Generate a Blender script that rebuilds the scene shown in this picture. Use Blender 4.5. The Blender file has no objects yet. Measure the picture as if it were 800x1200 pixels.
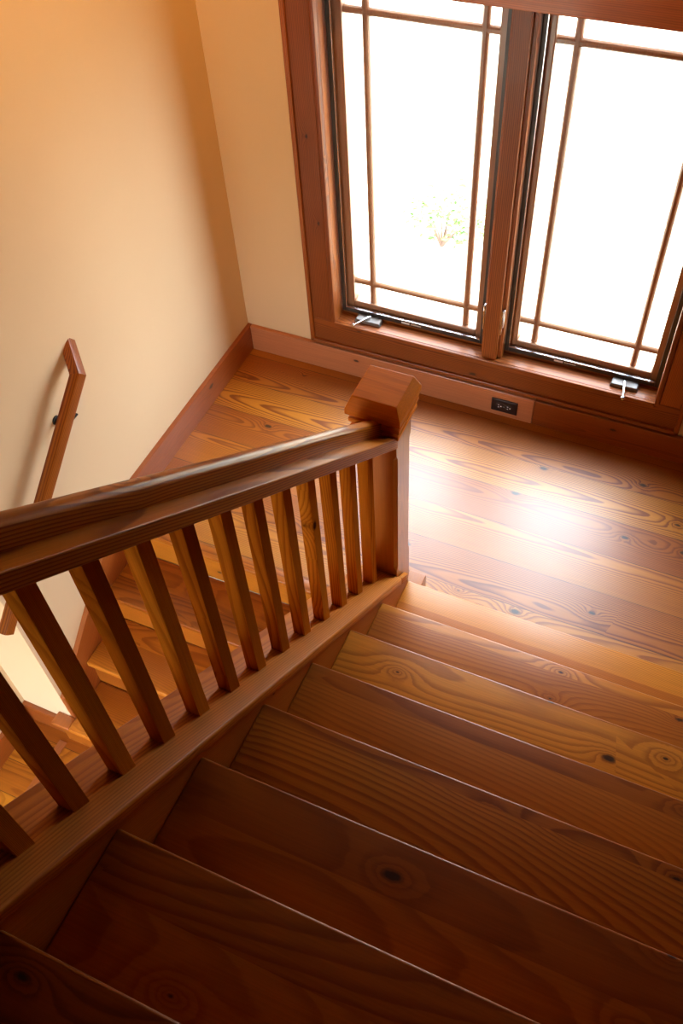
import bpy, bmesh, math, random
from mathutils import Vector, Matrix
random.seed(7)
S = bpy.context.scene
COL = S.collection

# ------------------------------------------------------------------ materials
class NT:
    def __init__(s, name):
        s.m = bpy.data.materials.new(name); s.m.use_nodes = True
        s.t = s.m.node_tree; s.t.nodes.clear()
        s.out = s.n('ShaderNodeOutputMaterial')
    def n(s, typ, **kw):
        nd = s.t.nodes.new(typ)
        for k, v in kw.items(): setattr(nd, k, v)
        return nd
    def set(s, sock, v):
        if hasattr(v, 'is_output'): s.t.links.new(v, sock)
        else: sock.default_value = v
    def math(s, op, a, b=0.0, c=0.0, clamp=False):
        nd = s.n('ShaderNodeMath', operation=op, use_clamp=clamp)
        for i, v in enumerate((a, b, c)): s.set(nd.inputs[i], v)
        return nd.outputs[0]
    def noise(s, vec, scale, detail=2.0, rough=.5, out=0):
        nd = s.n('ShaderNodeTexNoise'); s.set(nd.inputs['Vector'], vec)
        s.set(nd.inputs['Scale'], scale); s.set(nd.inputs['Detail'], detail); s.set(nd.inputs['Roughness'], rough)
        return nd.outputs[out]
    def comb(s, x, y, z):
        nd = s.n('ShaderNodeCombineXYZ')
        for i, v in enumerate((x, y, z)): s.set(nd.inputs[i], v)
        return nd.outputs[0]
    def mix(s, f, a, b, mode='MIX'):
        nd = s.n('ShaderNodeMix', data_type='RGBA', blend_type=mode)
        s.set(nd.inputs[0], f); s.set(nd.inputs[6], a); s.set(nd.inputs[7], b)
        return nd.outputs[2]
    def ramp(s, f, stops):
        nd = s.n('ShaderNodeValToRGB'); s.set(nd.inputs[0], f)
        e = nd.color_ramp.elements
        while len(e) < len(stops): e.new(.5)
        for i, (p, c) in enumerate(stops): e[i].position = p; e[i].color = (*c, 1)
        return nd.outputs[0]
    def sstep(s, x, a, b):
        nd = s.n('ShaderNodeMapRange', interpolation_type='SMOOTHSTEP')
        s.set(nd.inputs[0], x); nd.inputs[1].default_value = a; nd.inputs[2].default_value = b
        return nd.outputs[0]

def c4(c): return (*c, 1.0)

def wood(name, tints, axis='x', across='y', plank=None, slope=0.0, late=.6, ring=380.0,
         rough=.3, coat=.35, knots=.5, seam=True, gain=1.0, spec=.5, amp=.075, wander=.30, coat_rough=.12):
    """Planked, knotty heart pine: growth rings wander along the grain, knots bend them."""
    q = NT(name)
    tc = q.n('ShaderNodeTexCoord').outputs['Object']
    if slope:
        vr = q.n('ShaderNodeVectorRotate', rotation_type='X_AXIS')
        q.set(vr.inputs['Vector'], tc); vr.inputs['Angle'].default_value = slope
        tc = vr.outputs[0]
    sp = q.n('ShaderNodeSeparateXYZ'); q.set(sp.inputs[0], tc)
    ax = dict(x=sp.outputs[0], y=sp.outputs[1], z=sp.outputs[2])
    w_ax = [a for a in 'xyz' if a not in (axis, across)][0]
    u, v, w = ax[axis], ax[across], ax[w_ax]
    rnd = q.n('ShaderNodeObjectInfo').outputs['Random']
    if plank:
        t = q.math('ADD', q.math('DIVIDE', v, plank), q.math('MULTIPLY', rnd, 3.7))
        k = q.math('FLOOR', t); fr = q.math('FRACT', t)
        wn = q.n('ShaderNodeTexWhiteNoise', noise_dimensions='2D')
        q.set(wn.inputs['Vector'], q.comb(k, q.math('MULTIPLY', rnd, 91.0), 0.0))
        cs = q.n('ShaderNodeSeparateColor'); q.set(cs.inputs[0], wn.outputs['Color'])
        r1, r2, r3 = cs.outputs[0], cs.outputs[1], cs.outputs[2]
        vl = q.math('MULTIPLY', q.math('SUBTRACT', fr, .5), plank)
    else:
        wn = q.n('ShaderNodeTexWhiteNoise', noise_dimensions='1D')
        q.set(wn.inputs['W'], q.math('MULTIPLY', rnd, 517.0))
        cs = q.n('ShaderNodeSeparateColor'); q.set(cs.inputs[0], wn.outputs['Color'])
        r1, r2, r3 = cs.outputs[0], cs.outputs[1], cs.outputs[2]
        vl = v; fr = None
    uu = q.math('ADD', u, q.math('MULTIPLY', r1, 23.0))
    off = q.math('MULTIPLY', r2, 40.0)
    # knots
    kv = q.n('ShaderNodeTexVoronoi', voronoi_dimensions='2D')
    q.set(kv.inputs['Vector'], q.comb(q.math('MULTIPLY', uu, 2.7), q.math('ADD', q.math('MULTIPLY', vl, 5.2), off), 0.0))
    kv.inputs['Scale'].default_value = 1.0
    kc = q.n('ShaderNodeSeparateColor'); q.set(kc.inputs[0], kv.outputs['Color'])
    has = q.math('GREATER_THAN', kc.outputs[0], 1.0 - knots)
    kd = q.math('ADD', kv.outputs['Distance'], q.math('MULTIPLY', q.noise(q.comb(uu, v, w), 70.0, 2), .03))
    size = q.math('ADD', .028, q.math('MULTIPLY', kc.outputs[1], .05))
    knot = q.math('MULTIPLY', has, q.math('SUBTRACT', 1.0, q.sstep(q.math('DIVIDE', kd, size), .55, 1.15)), clamp=True)
    bend = q.math('MULTIPLY', has, q.math('EXPONENT', q.math('MULTIPLY', kd, -9.0)))
    halo = q.math('MULTIPLY', has, q.math('EXPONENT', q.math('MULTIPLY', kd, -16.0)))
    # growth rings
    n1 = q.noise(q.comb(q.math('MULTIPLY', uu, .9), off, 0.0), 1.0, 1.0, .4)
    n2 = q.noise(q.comb(q.math('ADD', q.math('MULTIPLY', uu, .55), 50.0), q.math('ADD', q.math('MULTIPLY', vl, .3), off), 0.0), 1.0, 1.5, .4)
    n3 = q.noise(q.comb(q.math('MULTIPLY', uu, 6.0), q.math('ADD', q.math('MULTIPLY', vl, 30.0), off), q.math('MULTIPLY', w, 30.0)), 1.0, 2.0)
    vv = q.math('ADD', q.math('ADD', vl, q.math('MULTIPLY', q.math('SUBTRACT', r3, .5), wander)), q.math('MULTIPLY', q.math('SUBTRACT', n1, .5), .03))
    ww = q.math('ADD', q.math('ADD', w, .07), q.math('MULTIPLY', q.math('SUBTRACT', n2, .5), amp))
    rr = q.math('SQRT', q.math('ADD', q.math('MULTIPLY', vv, vv), q.math('MULTIPLY', ww, ww)))
    ph = q.math('ADD', q.math('ADD', q.math('MULTIPLY', rr, ring), q.math('MULTIPLY', n3, .5)), q.math('MULTIPLY', bend, 6.0))
    f = q.math('FRACT', ph)
    lw = q.math('MULTIPLY', q.sstep(f, .35, .86), q.math('SUBTRACT', 1.0, q.sstep(f, .9, 1.0)))
    fib = q.noise(q.comb(q.math('MULTIPLY', uu, 5.0), q.math('ADD', q.math('MULTIPLY', vl, 260.0), off), q.math('MULTIPLY', w, 260.0)), 1.0, 3.0, .6)
    blot = q.noise(q.comb(q.math('MULTIPLY', uu, 2.0), q.math('ADD', q.math('MULTIPLY', vl, 9.0), off), w), 1.0, 2.0)
    oc = q.n('ShaderNodeSeparateColor'); q.set(oc.inputs[0], q.n('ShaderNodeObjectInfo').outputs['Color'])
    tone = q.math('ADD', q.math('ADD', q.math('MULTIPLY', r2, .8), q.math('MULTIPLY', blot, .45)), q.math('SUBTRACT', oc.outputs[0], 1.0), clamp=True)
    base = q.ramp(tone, [(.15, tints[0]), (.5, tints[1]), (.95, tints[2])])
    dark = q.mix(1.0, base, (.42, .26, .16, 1), 'MULTIPLY')
    str_ = q.math('MULTIPLY', q.math('ADD', .55, q.math('MULTIPLY', r1, .6)), late)
    col = q.mix(q.math('MULTIPLY', lw, str_, clamp=True), base, dark)
    g = q.math('MULTIPLY', q.math('ADD', .72, q.math('MULTIPLY', fib, .56)), gain)
    col = q.mix(1.0, col, q.comb(g, g, g), 'MULTIPLY')
    col = q.mix(q.math('MULTIPLY', halo, .55, clamp=True), col, q.mix(1.0, base, (.45, .25, .18, 1), 'MULTIPLY'))
    col = q.mix(q.math('MULTIPLY', knot, .93), col, (.018, .007, .004, 1))
    hgt = q.math('ADD', q.math('MULTIPLY', lw, .12), q.math('MULTIPLY', fib, .18))
    if plank and seam:
        e = q.math('MINIMUM', fr, q.math('SUBTRACT', 1.0, fr))
        sm = q.math('SUBTRACT', 1.0, q.sstep(e, .0007 / plank, .0016 / plank))
        col = q.mix(q.math('MULTIPLY', sm, .8), col, (.02, .008, .004, 1))
        hgt = q.math('SUBTRACT', hgt, sm)
    bp = q.n('ShaderNodeBump'); bp.inputs['Strength'].default_value = .12; bp.inputs['Distance'].default_value = .0012
    q.set(bp.inputs['Height'], hgt)
    b = q.n('ShaderNodeBsdfPrincipled')
    q.set(b.inputs['Base Color'], col)
    q.set(b.inputs['Roughness'], q.math('ADD', rough - .04, q.math('MULTIPLY', blot, .08)))
    b.inputs['Specular IOR Level'].default_value = spec
    b.inputs['Coat Weight'].default_value = coat; b.inputs['Coat Roughness'].default_value = coat_rough
    q.set(b.inputs['Normal'], bp.outputs[0])
    q.t.links.new(b.outputs[0], q.out.inputs[0])
    return q.m

def paint(name, col, rough=.75, bump=.06):
    q = NT(name)
    tc = q.n('ShaderNodeTexCoord').outputs['Object']
    n = q.noise(tc, 3.0, 3.0); fine = q.noise(tc, 240.0, 2.0)
    c = q.mix(n, c4([x * .97 for x in col]), c4([min(1, x * 1.03) for x in col]))
    bp = q.n('ShaderNodeBump'); bp.inputs['Strength'].default_value = bump; bp.inputs['Distance'].default_value = .001
    q.set(bp.inputs['Height'], fine)
    b = q.n('ShaderNodeBsdfPrincipled'); q.set(b.inputs['Base Color'], c)
    b.inputs['Roughness'].default_value = rough; b.inputs['Specular IOR Level'].default_value = .25
    q.set(b.inputs['Normal'], bp.outputs[0]); q.t.links.new(b.outputs[0], q.out.inputs[0])
    return q.m

def plain(name, col, rough=.4, metal=0.0, var=.08, scale=40.0):
    q = NT(name)
    n = q.noise(q.n('ShaderNodeTexCoord').outputs['Object'], scale, 2.0)
    c = q.mix(n, c4([x * (1 - var) for x in col]), c4([min(1, x * (1 + var)) for x in col]))
    b = q.n('ShaderNodeBsdfPrincipled'); q.set(b.inputs['Base Color'], c)
    b.inputs['Roughness'].default_value = rough; b.inputs['Metallic'].default_value = metal
    q.t.links.new(b.outputs[0], q.out.inputs[0]); return q.m

def glass():
    q = NT('window_glass')
    lwt = q.n('ShaderNodeLayerWeight'); lwt.inputs[0].default_value = .5
    fres = q.math('ADD', .03, q.math('MULTIPLY', q.math('POWER', lwt.outputs['Facing'], 5.0), .9))
    tr = q.n('ShaderNodeBsdfTransparent'); tr.inputs[0].default_value = (.97, .98, .97, 1)
    gl = q.n('ShaderNodeBsdfGlossy'); gl.inputs['Roughness'].default_value = .0
    mx = q.n('ShaderNodeMixShader'); q.set(mx.inputs[0], fres)
    q.t.links.new(tr.outputs[0], mx.inputs[1]); q.t.links.new(gl.outputs[0], mx.inputs[2])
    q.t.links.new(mx.outputs[0], q.out.inputs[0]); return q.m

RISE = .185; RUN = .2287; Y1 = -1.0778; XS = 1.2046
SL = RISE / RUN; ANG = math.atan(SL)
def L(y): return RISE + SL * (Y1 - y)          # the upper flight's nosing line

PINE = [(.47, .175, .011), (.39, .120, .007), (.27, .066, .004)]
TRED = [(.58, .20, .016), (.46, .135, .010), (.31, .078, .006)]
RED = [(.40, .118, .022), (.34, .090, .016), (.27, .064, .010)]
RAIL = [(.60, .205, .018), (.50, .155, .012), (.38, .105, .008)]
CAS = [(.40, .120, .017), (.32, .088, .011), (.22, .054, .007)]
DARK = [(.20, .062, .010), (.17, .050, .008), (.13, .036, .006)]  # invented dark boarding for unseen walls and ceiling, keeps bounced light off the stairs
M = dict(
    floor=wood('pine_floor', PINE, 'x', 'y', plank=.172, ring=210.0, amp=.14, wander=.15, rough=.42, coat=.55, knots=.85, coat_rough=.36, late=1.15, spec=.36),
    floor_low=wood('pine_floor_lower', PINE, 'x', 'y', plank=.13, rough=.6, coat=0.0, knots=.6, spec=.2),
    tread=wood('pine_tread', TRED, 'x', 'y', plank=.137, seam=False, ring=420.0, rough=.38, coat=.2, knots=.75, coat_rough=.32, late=.62, spec=.3),
    riser=wood('pine_riser', TRED, 'x', 'z', rough=.35, coat=.2, knots=.3),
    base_x=wood('pine_baseboard_long', RED, 'x', 'z', rough=.32, coat=.3, knots=.45),
    base_pale=wood('pale_pine_baseboard', [(.60, .27, .13), (.54, .22, .10), (.48, .18, .075)], 'x', 'z', rough=.36, coat=.2, knots=.45, late=.3),
    base_y=wood('pine_baseboard_side', RED, 'y', 'z', rough=.32, coat=.3, knots=.3, late=.35),
    skirt=wood('pine_skirt', RED, 'y', 'z', slope=-ANG, rough=.34, coat=.25, knots=.2, late=.35),
    rail=wood('pine_rail', RAIL, 'y', 'x', slope=ANG, rough=.36, coat=.11, knots=.12, coat_rough=.12, spec=.07, late=1.1, ring=170.0, amp=.11),
    cap=wood('pine_curb_cap', RAIL, 'y', 'x', slope=ANG, rough=.48, coat=.02, knots=.25, spec=.12, late=.9, ring=220.0, amp=.11),
    string=wood('pine_stringer', RAIL, 'y', 'z', slope=ANG, rough=.45, coat=.03, spec=.15, knots=.15, late=.3),
    post=wood('pine_post', RAIL, 'z', 'y', rough=.3, coat=.8, knots=.22, late=.5, spec=.5, coat_rough=.25),
    bal=wood('pine_baluster', RAIL, 'z', 'y', rough=.45, coat=0.0, knots=.3, late=.65, spec=0.0, ring=420),
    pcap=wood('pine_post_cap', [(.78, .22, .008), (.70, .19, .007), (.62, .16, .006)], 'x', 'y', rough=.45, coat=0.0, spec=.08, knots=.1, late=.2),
    cas_v=wood('casing_upright', CAS, 'z', 'x', rough=.42, coat=.08, spec=.35, knots=.4, late=.7, ring=170.0, amp=.11),
    cas_h=wood('casing_level', CAS, 'x', 'z', rough=.42, coat=.08, spec=.35, knots=.45, late=.7, ring=170.0, amp=.11),
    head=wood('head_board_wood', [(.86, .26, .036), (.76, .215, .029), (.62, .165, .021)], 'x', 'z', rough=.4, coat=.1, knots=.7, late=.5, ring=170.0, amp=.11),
    sash=wood('sash_wood', [(.42, .22, .12), (.36, .18, .09), (.3, .14, .07)], 'z', 'x', rough=.35, coat=.2, knots=0.0, late=.25),
    wall=paint('cream_wall_paint', (.645, .475, .292)),
    ceil=wood('pine_ceiling', DARK, 'y', 'x', plank=.14, rough=.5, coat=0.0, knots=.3),
    panel=wood('pine_wall_boards', DARK, 'z', 'x', plank=.14, rough=.5, coat=0.0, knots=.3),
    panel_y=wood('pine_wall_boards_side', DARK, 'z', 'y', plank=.14, rough=.5, coat=0.0, knots=.3),
    rail_low=wood('pine_wall_rail', [(.38, .12, .013), (.33, .095, .010), (.26, .066, .007)], 'y', 'x', slope=-ANG, rough=.36, coat=.12, knots=.1, late=.9, ring=170.0, spec=.3),
    bronze=plain('dark_bronze', (.045, .038, .034), .38, .2),
    crank=plain('bronze_crank_cover', (.16, .14, .13), .42, .3),
    chrome=plain('brushed_nickel', (.62, .62, .64), .25, 1.0),
    plate=plain('brown_plate', (.022, .010, .008), .35),
    slot=plain('pale_slot', (.75, .75, .85), .4),
    black=plain('black_iron', (.012, .012, .012), .4, .4),
    sticker=plain('white_print', (.75, .75, .72), .6),
    ground=plain('pale_gravel', (.30, .26, .19), .95, 0, .06, 3.0),
    leaf=plain('light_leaf', (.07, .14, .02), .6, 0, .3, 9.0),
    stem=plain('brown_stem', (.12, .07, .05), .8),
    glass=glass(),
)

# ------------------------------------------------------------------ mesh helpers
class G:
    def __init__(s): s.bm = bmesh.new()
    def _add(s, t, bev=0.0, seg=2):
        bmesh.ops.recalc_face_normals(t, faces=t.faces)
        if bev: bmesh.ops.bevel(t, geom=list(t.edges), offset=bev, segments=seg, affect='EDGES', profile=.5)
        me = bpy.data.meshes.new('tmp'); t.to_mesh(me); t.free(); s.bm.from_mesh(me); bpy.data.meshes.remove(me)
        return s
    def hexa(s, f, x0, x1, y0, y1, z0, z1, bev=.0015, seg=2):
        t = bmesh.new()
        vs = [t.verts.new(f(x, y, z)) for x in (x0, x1) for y in (y0, y1) for z in (z0, z1)]
        for q in ((0, 1, 3, 2), (4, 6, 7, 5), (0, 4, 5, 1), (2, 3, 7, 6), (0, 2, 6, 4), (1, 5, 7, 3)):
            t.faces.new([vs[i] for i in q])
        return s._add(t, bev, seg)
    def box(s, x0, x1, y0, y1, z0, z1, bev=.0015, seg=2):
        return s.hexa(lambda x, y, z: (x, y, z), x0, x1, y0, y1, z0, z1, bev, seg)
    def shear(s, x0, x1, y0, y1, o0, o1, bev=.0015, seg=2):      # box that follows the upper flight's pitch
        return s.hexa(lambda x, y, z: (x, y, L(y) + z), x0, x1, y0, y1, o0, o1, bev, seg)
    def prism(s, poly, place, a0, a1, bev=0.0, seg=2):
        t = bmesh.new(); n = len(poly)
        A = [t.verts.new(place(p, a0)) for p in poly]; B = [t.verts.new(place(p, a1)) for p in poly]
        t.faces.new(A); t.faces.new(B[::-1])
        for i in range(n): t.faces.new((A[i], A[(i + 1) % n], B[(i + 1) % n], B[i]))
        return s._add(t, bev, seg)
    def rings(s, rings, bev=0.0):
        t = bmesh.new(); R = [[t.verts.new(p) for p in r] for r in rings]; n = len(rings[0])
        for a, b in zip(R, R[1:]):
            for i in range(n): t.faces.new((a[i], a[(i + 1) % n], b[(i + 1) % n], b[i]))
        t.faces.new(R[0][::-1]); t.faces.new(R[-1])
        return s._add(t, bev)
    def tube(s, path, rad, n=12):
        path = [Vector(p) for p in path]
        rad = rad if isinstance(rad, (list, tuple)) else [rad] * len(path)
        rs = []; up = Vector((.3, .2, 1)).normalized()
        for i, p in enumerate(path):
            d = (path[min(i + 1, len(path) - 1)] - path[max(i - 1, 0)]).normalized()
            a = d.cross(up).normalized(); b = a.cross(d)
            rs.append([p + rad[i] * (math.cos(k * 2 * math.pi / n) * a + math.sin(k * 2 * math.pi / n) * b) for k in range(n)])
        return s.rings(rs)
    def done(s, name, mat, parent=None, smooth=False):
        off = world_loc(parent)
        me = bpy.data.meshes.new(name)
        bmesh.ops.translate(s.bm, verts=s.bm.verts, vec=-off)
        s.bm.to_mesh(me); s.bm.free(); me.materials.append(M[mat])
        if smooth:
            me.polygons.foreach_set('use_smooth', [True] * len(me.polygons))
            me.set_sharp_from_angle(angle=math.radians(38))
        o = bpy.data.objects.new(name, me); COL.objects.link(o)
        if parent: o.parent = parent
        return o

def world_loc(o):
    v = Vector((0, 0, 0))
    while o: v += o.location; o = o.parent
    return v
def thing(name, loc, label=None, cat=None, kind=None, group=None):
    o = bpy.data.objects.new(name, None); COL.objects.link(o); o.location = loc; o.empty_display_size = .1
    return tag(o, label, cat, kind, group)
def tag(o, label=None, cat=None, kind=None, group=None):
    for k, v in (('label', label), ('category', cat), ('kind', kind), ('group', group)):
        if v: o[k] = v
    return o
def struct(o, label=None): return tag(o, label, None, 'structure')

# ------------------------------------------------------------------ room shell
XR = 2.34; YF = -3.6; ZC = 3.95; ZL = -4 * RISE; XW = -.257; YW = -1.745
CX0, CX1 = 1.053, 1.210          # curb cap edges
XC = (CX0 + CX1) / 2 + .002

g = G(); g.box(0, XR, -1.10, 0.0, -.03, 0, 0); struct(g.done('floor', 'floor'), 'polished knotty pine board floor of the stair landing')
g = G(); g.box(XW - .1, 1.05, YF, -1.15, ZL - .03, ZL, 0); struct(g.done('floor', 'floor_low'), 'pine board floor at the foot of the lower stairs')
g = G(); g.box(XW - .1, XR, YF, -2.94, 9 * RISE - .2, 9 * RISE, 0); struct(g.done('floor', 'floor'), 'upper level floor at the head of the stairs')
g = G(); g.box(-.42, 0, YW, .14, ZL - .03, ZC, 0)
struct(g.done('wall_left', 'wall'), 'warm cream painted wall left of the landing')
g = G(); g.box(XW - .14, XW, YF, YW, ZL - .03, ZC, 0)
struct(g.done('wall_hall', 'wall'), 'cream side wall of the hall at the foot of the stairs')
g = G()
WX0, WX1, WZ0, WZ1 = .440, 1.815, .262, 1.70
g.box(-.3, WX0, 0, .14, -1.0, ZC, 0); g.box(WX1, XR + .1, 0, .14, -1.0, ZC, 0)
g.box(WX0, WX1, 0, .14, -1.0, WZ0, 0); g.box(WX0, WX1, 0, .14, WZ1, ZC, 0)
struct(g.done('wall_back', 'wall'), 'cream painted wall around the window')
g = G(); g.box(XR, XR + .12, YF - .1, .14, -1.0, ZC, 0); struct(g.done('wall_right', 'panel_y'), 'wall right of the upper stairs, dark pine boarding added to cut bounced light')
HX0, HX1, HZ0, HZ1 = -.17, .80, -.62, .85
g = G()
g.box(XW - .14, HX0, YF - .12, YF, ZL - .03, ZC, 0); g.box(HX1, XR + .12, YF - .12, YF, ZL - .03, ZC, 0)
g.box(HX0, HX1, YF - .12, YF, ZL - .03, HZ0, 0); g.box(HX0, HX1, YF - .12, YF, HZ1, ZC, 0)
struct(g.done('wall_front', 'panel'), 'unseen wall behind the viewer, dark pine boarding added to cut bounced light')
g = G(); g.box(XW - .2, XR + .12, YF - .12, .14, ZC, ZC + .1, 0); struct(g.done('ceiling', 'ceil'), 'unseen ceiling over the stairwell, dark pine boarding added to cut bounced light')
# wall under the upper flight
g = G(); g.prism([(YF, ZL), (-1.14, ZL), (-1.14, L(-1.14) - .33), (-2.93, L(-2.93) - .33), (YF, L(-2.93) - .33)], lambda p, a: (a, p[0], p[1]), 1.075, 1.19)
struct(g.done('wall_stair', 'wall'), 'wall under the upper flight')

# baseboards
TB, HB = .0207, .134
g = G(); g.box(0, TB, -1.12, 0, 0, HB, .003); struct(g.done('baseboard_left', 'base_y'), 'reddish pine baseboard along the left wall')
g = G(); g.box(TB, 1.347, -TB, 0, 0, HB, .003); struct(g.done('baseboard_back', 'base_pale'), 'reddish pine baseboard under the window, left board')
g = G(); g.box(1.3475, XR, -TB, 0, 0, HB, .003); struct(g.done('baseboard_back', 'base_x'), 'darker pine baseboard under the window, right board')
g = G(); g.box(XW, 0.0, YW - TB, YW, ZL, ZL + HB, .003); struct(g.done('baseboard_hall', 'base_x'), 'baseboard at the foot of the lower stairs')
g = G(); g.box(XW, XW + TB, YF, YW - TB, ZL, ZL + HB, .003); struct(g.done('baseboard_hall', 'base_y'), 'baseboard along the hall side wall')
g = G(); g.box(-.082, -.045, -3.3, -1.80, ZL, ZL + .003, .001); struct(g.done('trim_1', 'base_y'), 'floor border strip at the foot of the lower stairs')

# ------------------------------------------------------------------ window trim
trim = thing('trim_2', (1.12, 0, .16), 'stained pine casing around the double window', kind='structure')
def casing_v(x0, x1, flip):
    out, inn = (x1, x0) if flip else (x0, x1)
    sgn = -1 if flip else 1
    zt = 1.66
    g = G(); a, b = sorted((out + sgn * .018, inn - sgn * .022)); g.box(a, b, -.020, 0, .285, zt, .0015)
    c = g.done('casing_board', 'cas_v', trim)
    g = G(); a, b = sorted((out, out + sgn * .019)); g.box(a, b, -.030, 0, .155, zt, .004); g.done('back_band', 'cas_v', trim)
    g = G(); a, b = sorted((inn - sgn * .022, inn))
    g.prism([(a, 0), (a, -.018), (a + .003, -.0235), ((a + b) / 2, -.026), (b - .003, -.0235), (b, -.018), (b, 0)], lambda p, z: (p[0], p[1], z), .287, zt)
    g.done('inner_bead', 'cas_v', trim, True)
casing_v(.333, .457, False); casing_v(1.801, 1.921, True)
g = G(); g.box(.351, 1.903, -.020, 0, .172, .2845, .0015); g.done('casing_board', 'cas_h', trim)
g = G(); g.box(.333, 1.921, -.030, 0, .155, .173, .004); g.done('back_band', 'cas_h', trim)
# head: a deep board with a cap
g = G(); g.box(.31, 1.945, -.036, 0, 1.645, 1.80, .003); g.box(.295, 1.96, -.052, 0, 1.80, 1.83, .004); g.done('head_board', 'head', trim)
# stool: shelf with a groove behind its lip
g = G(); g.box(.445, 1.81, -.0135, .075, .262, .286, .0015); g.box(.452, 1.805, -.027, -.0165, .268, .2875, .003); g.done('stool', 'cas_h', trim)
g = G()                                                     # jambs and the mullion between the sashes
for a, b in ((.441, .458), (1.800, 1.814)): g.box(a, b, -.004, .136, .262, 1.70, .001)
g.box(.441, 1.814, .0, .136, 1.665, 1.70, .001)
g.done('jamb', 'cas_v', trim)
g = G(); g.box(1.103, 1.163, -.006, .136, .284, 1.69, .003); g.box(1.163, 1.179, .012, .136, .284, 1.69, .002); g.box(1.092, 1.104, .02, .136, .284, 1.69, .002)
g.done('mullion', 'cas_v', trim)

# ------------------------------------------------------------------ windows
def window(name, x0, x1, lab, gx0, gx1, v1, v2, crank_dir, sticker_x):
    w = thing(name, ((x0 + x1) / 2, .08, .30), lab, kind='structure')
    zb, zt = .300, 1.66
    g = G(); g.box(x0, x1, .056, .075, .286, .301, .001); g.done('sill_strip', 'cas_h', w)
    f = G(); sw = .017                                      # bronze screen frame
    f.box(x0, x0 + sw, .050, .064, zb, zt, .002); f.box(x1 - sw, x1, .050, .064, zb, zt, .002)
    f.box(x0 + sw, x1 - sw, .050, .064, zb, zb + .020, .002); f.box(x0 + sw, x1 - sw, .050, .064, zt - .02, zt, .002)
    scr = f.done('screen_frame', 'bronze', w)
    s = G(); s.box(sticker_x, sticker_x + .036, .0494, .0502, zb + .006, zb + .015, .0)
    for k in range(9): s.box(sticker_x + .042 + k * .0052, sticker_x + .0455 + k * .0052, .0494, .0502, zb + .008, zb + .0135, 0)
    b_ = G(); b_.box(x0 + sw - .0005, x0 + sw + .0022, .0505, .0635, zb + .02, zt - .02, 0); b_.box(x0 + sw, x1 - sw, .0505, .0635, zb + .0195, zb + .0222, 0)
    b_.done('metal_edge', 'chrome', scr)['label'] = 'thin bright metal edge'
    st = s.done('printed_strip', 'sticker', scr); st['label'] = 'tiny pale print on the dark frame'
    z0, z1 = .346, 1.612
    s = G()
    s.box(x0 + .004, gx0, .072, .122, zb, zt, .004); s.box(gx1, x1 - .004, .072, .122, zb, zt, .004)
    s.box(gx0, gx1, .072, .122, zb, z0, .004); s.box(gx0, gx1, .072, .122, z1, zt, .004)
    sash = s.done('sash', 'sash', w)
    for vx in (v1, v2):
        s = G(); s.prism([(vx - .0135, .094), (vx - .010, .087), (vx - .005, .082), (vx + .005, .082), (vx + .010, .087), (vx + .0135, .094), (vx + .012, .112), (vx - .012, .112)], lambda p, z: (p[0], p[1], z), z0, z1)
        s.done('muntin', 'sash', sash)
    for mz in (.438, 1.522):
        s = G(); s.prism([(mz - .014, .094), (mz - .010, .087), (mz - .005, .083), (mz + .005, .083), (mz + .010, .087), (mz + .014, .094), (mz + .012, .1115), (mz - .012, .1115)], lambda p, x: (x, p[1], p[0]), gx0, gx1)
        s.done('muntin', 'sash', sash)
    s = G(); s.box(gx0 - .004, gx1 + .004, .1, .104, z0 - .004, z1 + .004, 0); s.done('pane', 'glass', sash)
    return w
w1 = window('window_1', .460, 1.090, 'left casement sash with prairie style muntins', .508, 1.046, .585, .994, 0, .73)
w2 = window('window_2', 1.180, 1.799, 'right casement sash with prairie style muntins', 1.222, 1.758, 1.286, 1.682, 1, 1.385)

def crank(w, x0, x1, knob, base):
    z = .287
    s = G(); s.prism([(x0, z), (x1, z), (x1 - .006, z + .017), (x0 + .006, z + .017)], lambda p, y: (p[0], y, p[1]), .010, .048, .002)
    c = s.done('crank_cover', 'crank', w); c['label'] = 'grey brown crank cover'
    s = G(); b = Vector(base); k = Vector(knob)
    s.tube([b, b + Vector((0, 0, .006)), b.lerp(k, .12) + Vector((0, 0, .007)), b.lerp(k, .5) + Vector((0, 0, .004)), k], [.006, .006, .0052, .0045, .004])
    s.tube([k + Vector((0, 0, -.008)), k + Vector((0, 0, -.004)), k + Vector((0, 0, .005)), k + Vector((0, 0, .009))], [.004, .0075, .0075, .003])
    h = s.done('crank_handle', 'chrome', c, True); h['label'] = 'bright metal crank handle'
crank(w1, .530, .648, (.545, -.034, .305), (.592, .034, .304))
crank(w2, 1.620, 1.730, (1.686, -.056, .302), (1.673, .026, .304))
def latch(w, x, y):
    s = G(); s.box(x - .006, x + .006, y - .004, y + .02, .445, .535, .003); s.tube([(x, y - .004, .53), (x, y - .016, .535), (x, y - .019, .52), (x, y - .015, .46), (x, y - .017, .428)], [.005, .0055, .005, .0045, .0035], 8)
    o = s.done('latch', 'chrome', w, True); o['label'] = 'small metal sash latch'
latch(w1, 1.097, .014); latch(w2, 1.171, .006)

# glazed opening that lights the lower hall
w3 = thing('window_3', ((HX0 + HX1) / 2, YF - .06, HZ0), 'tall window at the end of the lower hall', kind='structure')
g = G()
for a, b in ((HX0, HX0 + .05), (HX1 - .05, HX1)): g.box(a, b, YF - .09, YF - .03, HZ0, HZ1, .003)
for a, b in ((HZ0, HZ0 + .05), (HZ1 - .05, HZ1)): g.box(HX0 + .05, HX1 - .05, YF - .09, YF - .03, a, b, .003)
fr = g.done('window_frame', 'sash', w3)
g = G(); g.box(HX0 + .045, HX1 - .045, YF - .062, YF - .058, HZ0 + .045, HZ1 - .045, 0); g.done('pane', 'glass', fr)

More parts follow.
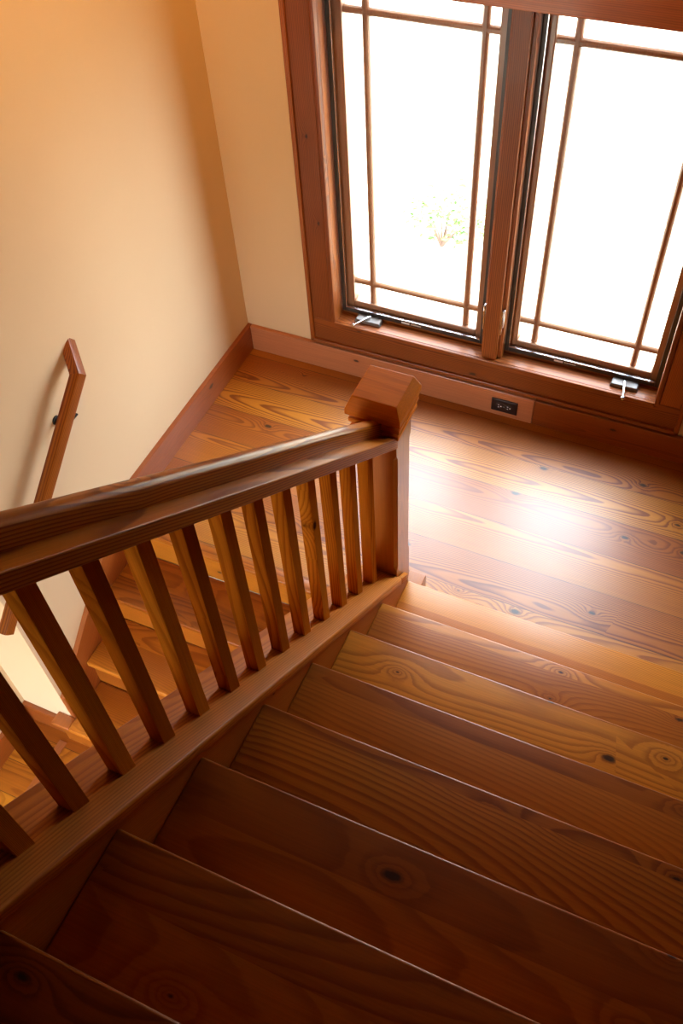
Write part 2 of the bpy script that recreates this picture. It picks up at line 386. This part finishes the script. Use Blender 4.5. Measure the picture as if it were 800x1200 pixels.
# ------------------------------------------------------------------ upper flight
up = thing('staircase', (1.77, -1.1, 0), 'broad knotty pine stairs climbing from the landing towards the viewer', 'staircase')
TT = .027
for k in range(1, 9):
    yn = Y1 - (k - 1) * RUN; z = k * RISE
    g = G(); g.box(XS, XR - .004, yn - RUN - .022, yn, z - TT, z, .006, 3)
    o = g.done('tread', 'tread', up, True); o.color = (1 + (-.35, .1, -.25, .25, -.05, .2, 0, .1)[k - 1], 1, 1, 1)
for k in range(1, 10):
    yn = Y1 - (k - 1) * RUN; z = k * RISE
    g = G(); g.box(XS, XR - .004, yn - .042, yn - .024, z - RISE, z - TT, .0008); g.done('riser', 'riser', up)
yn = Y1 - 8 * RUN
g = G(); g.box(XS, XR - .004, -2.94, yn, 9 * RISE - TT, 9 * RISE, .006, 3); g.done('tread', 'tread', up, True)
g = G()
g.prism([(-1.1445, 0), (-1.1445, L(-1.1445) + .012), (-2.93, L(-2.93) + .012), (-2.93, L(-2.93) - .31), (-1.2, 0)],
        lambda p, a: (a, p[0], p[1]), 1.0655, XS, 0)
g.prism([(Y1, 0), (Y1, L(Y1)), (Y1 - .02, L(Y1 - .02) + .012), (-1.1445, L(-1.1445) + .012), (-1.1445, 0)],
        lambda p, a: (a, p[0], p[1]), 1.1935, XS, 0)
st = g.done('stringer', 'string', up)

# ------------------------------------------------------------------ railing
rail = thing('stair_railing', (XC, -1.14, L(-1.14)), 'pine railing with square balusters and rounded handrail beside the upper stairs', 'railing')
YE = -2.93; YN = -1.1435
g = G(); g.shear(CX0, CX1, YE, YN, .012, .050, .006, 3); g.hexa(lambda x, y, z: (x, y, L(y) + z), 1.1925, CX1, YN - .002, -1.088, .012, .050, .004)
g.shear(1.06, CX1 - .008, YE, YN, -.004, .012, .003)
g.done('curb_cap', 'cap', rail, True)
BW = .0335
for k in range(13):
    ym = -1.261 - .1102 * k
    g = G(); g.hexa(lambda x, y, z: (x, y, L(y) + z), XC - BW / 2 + .004, XC + BW / 2 + .004, ym, ym + BW, .0495, .685, .0012)
    g.done('baluster', 'bal', rail)
g = G(); g.shear(1.068, 1.196, YE, YN, .684, .7255, .003); g.done('sub_rail', 'rail', rail)
prof = [(-.0205, 0), (-.0205, .036), (-.0196, .0415), (-.0170, .0465), (-.0130, .0500), (-.0080, .0520), (0, .0528), (.0080, .0520), (.0130, .0500), (.0170, .0465), (.0196, .0415), (.0205, .036), (.0205, 0)]
g = G(); g.prism([(XC - .001 + a, .7250 + b) for a, b in prof], lambda p, y: (p[0], y, L(y) + p[1]), YE, YN + .004)
g.done('handrail', 'rail', rail, True)

# ------------------------------------------------------------------ newel post
NX, NY, NH = 1.1335, -1.0865, .0565
post = thing('newel_post', (NX, NY, 0), 'square pine newel post with a thick flat-topped cap at the corner of the landing', 'post')
def octa(z, h, c, cx=NX, cy=NY):
    return [(cx + a * h, cy + b * h, z) for a, b in ()] or [(cx - h + c, cy - h, z), (cx + h - c, cy - h, z), (cx + h, cy - h + c, z), (cx + h, cy + h - c, z), (cx + h - c, cy + h, z), (cx - h + c, cy + h, z), (cx - h, cy + h - c, z), (cx - h, cy - h + c, z)]
g = G(); g.rings([octa(0, NH, .0008), octa(.315, NH, .0008), octa(.335, NH, .011), octa(.865, NH, .011), octa(.885, NH, .0008), octa(1.035, NH, .0008)])
g.done('shaft', 'post', post)
def slab(h, z0, z1, mat, name, bev=.003):
    g = G(); g.box(NX - h - .004, NX + h - .004, NY - h, NY + h, z0, z1, bev); return g.done(name, mat, post)
slab(.0735, .970, .985, 'pcap', 'moulding'); slab(.0765, .999, 1.015, 'pcap', 'moulding')
cx = NX - .005
sq = lambda z, h: [(cx - h, NY - h, z), (cx + h, NY - h, z), (cx + h, NY + h, z), (cx - h, NY + h, z)]
g = G(); g.rings([sq(1.031, .0825), sq(1.050, .0825), sq(1.092, .0655)], .0022); g.done('post_cap', 'pcap', post)
g = G(); g.box(NX + NH - .002, 1.248, -1.068, -1.012, 0, .152, .002); g.done('base_block', 'post', post)

# ------------------------------------------------------------------ lower flight
LR = .2185; LY = -1.146
low = thing('staircase', (.53, -1.8, ZL), 'narrower pine stairs descending left of the railing to the lower hall', 'staircase')
for k in range(0, 4):
    yn = LY - k * LR; z = -k * RISE
    g = G()
    if k == 0: g.box(TB, 1.064, yn, -1.098, z - TT, z + .0005, .006, 3)
    elif k < 3: g.box(TB, 1.064, yn, yn + LR + .022, z - TT, z, .006, 3)
    else:
        g.box(TB + .0005, 1.064, yn, yn + LR + .022, z - TT, z, .006, 3)
        q = G(); q.box(-.062, TB, yn, YW - .001, z - TT, z, .005, 3); q.done('tread_return', 'base_y', low, True)
    g.done('tread', 'tread', low, True)
    g = G(); x0 = TB if k < 3 else -.048
    y1 = yn + .042 if k < 3 else YW - TB - .001
    g.box(x0, 1.064, yn + .022, yn + .036 if k < 3 else y1 if y1 > yn + .023 else yn + .034, z - RISE, z - TT, .0008)
    g.done('riser', 'riser', low)
ls = RISE / LR
g = G(); top = lambda y: HB + ls * (-1.12 - y) * -1
g.prism([(-1.1205, HB), (YW, top(YW)), (YW, ZL), (-1.1205, ZL)], lambda p, a: (a, p[0], p[1]), 0.0, TB, .0)
g.done('skirt_board', 'skirt', low)

# ------------------------------------------------------------------ wall handrail
wr = thing('wall_handrail', (0, -1.23, .68), 'slim pine handrail on the left wall with an end turned back into the wall', 'handrail')
def sweep(path, rights, w, h):
    """rounded bar: path of centre points, 'right' vector at each (already mitred), upright thickness h"""
    pr = [(-.5, -.42), (-.5, .22), (-.42, .40), (-.2, .5), (.2, .5), (.42, .40), (.5, .22), (.5, -.42), (.42, -.5), (-.42, -.5)]
    g = G(); g.rings([[Vector(p) + Vector(r) * (a * w) + Vector(u) * (b * h) for a, b in pr] for p, r, u in zip(path, rights[0], rights[1])]); return g
d1 = Vector((0, .78, .625)).normalized(); A = Vector((.066, -1.828, .262)); B = Vector((.066, -1.136, .262 + (1.828 - 1.136) * .806))
W = Vector((0.0, -1.070, .862))
d1 = (B - A).normalized(); d2 = (W - B).normalized()
nrm = Vector((1, 0, 0)).cross(d1).normalized()
r1 = d1.cross(nrm).normalized(); r2 = d2.cross(nrm).normalized(); rm = (r1 + r2); rm = rm / rm.dot(r1)
g = sweep([A, B], ([r1, rm], [nrm, nrm]), .040, .046); g.done('rail', 'rail_low', wr, True)
wl = Vector((0, 1, 0)); rw = r2 / 1.0
g = sweep([B, W], ([rm, Vector((0, r2.y, r2.z)) + Vector((0, 0, 0)) if False else r2 - d2 * (r2.x / d2.x)], [nrm, nrm]), .040, .046); g.done('rail_return', 'rail_low', wr, True)
by = -1.235; bz = B.z + (by - B.y) * .806
g = G(); g.tube([(0, by, bz - .060), (.006, by, bz - .060), (.010, by, bz - .060)], [.017, .017, .009], 20)
g.tube([(.008, by, bz - .060), (.045, by, bz - .062), (.062, by, bz - .052), (.066, by, bz - .024)], [.0075, .007, .007, .008])
g.box(.052, .080, by - .03, by + .03, bz - .034, bz - .028, .001)
o = g.done('bracket', 'black', wr, True); o['label'] = 'black iron bracket'

# ------------------------------------------------------------------ power outlet
ox, oz, oy = 1.2245, .0605, -TB
out = thing('power_outlet', (ox, oy, oz), 'dark brown double power outlet set sideways in the baseboard below the window', 'outlet')
g = G(); g.rings([[(ox + a * .0565, oy, oz + b * .0355) for a, b in ((-1, -1), (1, -1), (1, 1), (-1, 1))], [(ox + a * .0565, oy - .002, oz + b * .0355) for a, b in ((-1, -1), (1, -1), (1, 1), (-1, 1))], [(ox + a * .052, oy - .0055, oz + b * .031) for a, b in ((-1, -1), (1, -1), (1, 1), (-1, 1))]], .0006)
pl = g.done('cover_plate', 'plate', out)
for s in (-1, 1):
    c = ox + s * .0195
    g = G(); g.tube([(c, oy - .0050, oz), (c, oy - .0068, oz), (c, oy - .0072, oz)], [.0165, .0165, .0155], 24); r = g.done('receptacle', 'plate', out, True)
    g = G(); g.box(c - .006, c - .001, oy - .0076, oy - .007, oz + .0045, oz + .0075, 0); g.box(c - .006, c - .001, oy - .0076, oy - .007, oz - .0075, oz - .0045, 0)
    g.tube([(c + .007, oy - .007, oz), (c + .007, oy - .0077, oz)], .0024, 10)
    g.done('slot', 'slot', r)['label'] = 'pale slots'
g = G(); g.tube([(ox, oy - .005, oz), (ox, oy - .0072, oz), (ox, oy - .0078, oz)], [.0032, .0032, .002], 12); g.done('screw', 'crank', out, True)

# ------------------------------------------------------------------ outside
g = G(); g.box(-40, 40, -40, 40, -1.12, -1.02, 0); struct(g.done('ground', 'ground'), 'bright pale ground outside the window')
def shrub(x, y, h, r, n, label):
    t = thing('shrub', (x, y, -1.02), label, 'shrub')
    g = G(); tips = []
    for i in range(9):
        a = random.uniform(0, 6.283); q = r * random.uniform(.3, 1)
        p = Vector((x + q * math.cos(a), y + q * math.sin(a), -1.02 + h * random.uniform(.5, 1)))
        g.tube([(x, y, -1.02), (x + (p.x - x) * .4, y + (p.y - y) * .4, -1.02 + (p.z + 1.02) * .6), p], [.008, .005, .002], 6); tips.append(p)
    g.done('stem', 'stem', t)
    g = G(); bm = g.bm
    for i in range(n):
        c = random.choice(tips) + Vector([random.gauss(0, r * .28) for _ in range(3)])
        c.z = max(c.z, -1.0)
        s = random.uniform(.018, .036)
        R = Matrix.Rotation(random.uniform(0, 6.28), 3, 'Z') @ Matrix.Rotation(random.uniform(-.9, .9), 3, 'X')
        vs = [bm.verts.new(c + R @ Vector(p)) for p in ((-s, 0, 0), (-.2 * s, .45 * s, .12 * s), (s, 0, -.1 * s), (-.2 * s, -.45 * s, .12 * s))]
        bm.faces.new(vs)
    g.done('foliage', 'leaf', t)
shrub(.10, 2.38, .30, .26, 480, 'low leafy shrub seen washed out through the left window')

# ------------------------------------------------------------------ light
Wd = bpy.data.worlds.new('sky'); S.world = Wd; Wd.use_nodes = True
nt = Wd.node_tree; nt.nodes.clear()
tc = nt.nodes.new('ShaderNodeTexCoord'); sx = nt.nodes.new('ShaderNodeSeparateXYZ'); nt.links.new(tc.outputs['Generated'], sx.inputs[0])
rp = nt.nodes.new('ShaderNodeValToRGB'); nt.links.new(sx.outputs[2], rp.inputs[0])
rp.color_ramp.elements[0].position = 0; rp.color_ramp.elements[0].color = (.42, .45, .48, 1)
rp.color_ramp.elements[1].position = .7; rp.color_ramp.elements[1].color = (.74, .87, 1.0, 1)
bg = nt.nodes.new('ShaderNodeBackground'); bg.inputs[1].default_value = 33.0
nt.links.new(rp.outputs[0], bg.inputs[0])
wo = nt.nodes.new('ShaderNodeOutputWorld'); nt.links.new(bg.outputs[0], wo.inputs[0])
def lamp(name, typ, loc, aim, energy, color=(1, 1, 1), **kw):
    d = bpy.data.lights.new(name, typ); d.energy = energy; d.color = color
    for k, v in kw.items(): setattr(d, k, v)
    o = bpy.data.objects.new(name, d); COL.objects.link(o); o.location = loc
    o.rotation_euler = (Vector(aim) - Vector(loc)).to_track_quat('-Z', 'Y').to_euler(); return o
lamp('sun', 'SUN', (6, -2, 9), (6 - .64, -2 + .12, 9 - .76), 14.0, (1, .95, .86), angle=.02)
def portal(loc, aim, sx, sy):
    o = lamp('window_light_portal', 'AREA', loc, aim, 1.0, shape='RECTANGLE', size=sx, size_y=sy); o.data.cycles.is_portal = True
lamp('added_warm_spot', 'SPOT', (1.0, -1.2, 3.75), (0.0, -.7, 2.45), 330.0, (1, .46, .08), spot_size=math.radians(66), spot_blend=1.0, shadow_soft_size=.12)  # added out of view to warm the upper left wall, no known fixture
portal((1.127, .15, .98), (1.127, -1, .98), 1.38, 1.44)
portal(((HX0 + HX1) / 2, YF - .13, (HZ0 + HZ1) / 2), ((HX0 + HX1) / 2, 0, (HZ0 + HZ1) / 2), HX1 - HX0, HZ1 - HZ0)

# ------------------------------------------------------------------ camera
cam = bpy.data.cameras.new('camera'); co = bpy.data.objects.new('camera', cam); COL.objects.link(co)
cam.sensor_fit = 'VERTICAL'; cam.sensor_height = 36; cam.sensor_width = 24; cam.lens = 1079.149 * 36 / 1200
yaw, pit, rol = math.radians(-27.62622931), math.radians(51.24779458), math.radians(-4.53481015)
f = Vector((math.sin(yaw) * math.cos(pit), math.cos(yaw) * math.cos(pit), -math.sin(pit)))
r = f.cross(Vector((0, 0, 1))).normalized(); u = r.cross(f)
r_, u_ = math.cos(rol) * r + math.sin(rol) * u, -math.sin(rol) * r + math.cos(rol) * u
m = Matrix((r_, u_, -f)).transposed().to_4x4(); m.translation = (1.85550067, -2.77749194, 2.84369891)
co.matrix_world = m; cam.clip_start = .02
S.camera = co
S.view_settings.view_transform = 'Standard'; S.view_settings.look = 'None'
S.view_settings.exposure = 0.12; S.view_settings.gamma = 1.0; S.view_settings.use_curve_mapping = False
S.cycles.use_denoising = True; S.cycles.max_bounces = 10; S.cycles.diffuse_bounces = 6; S.cycles.transparent_max_bounces = 12
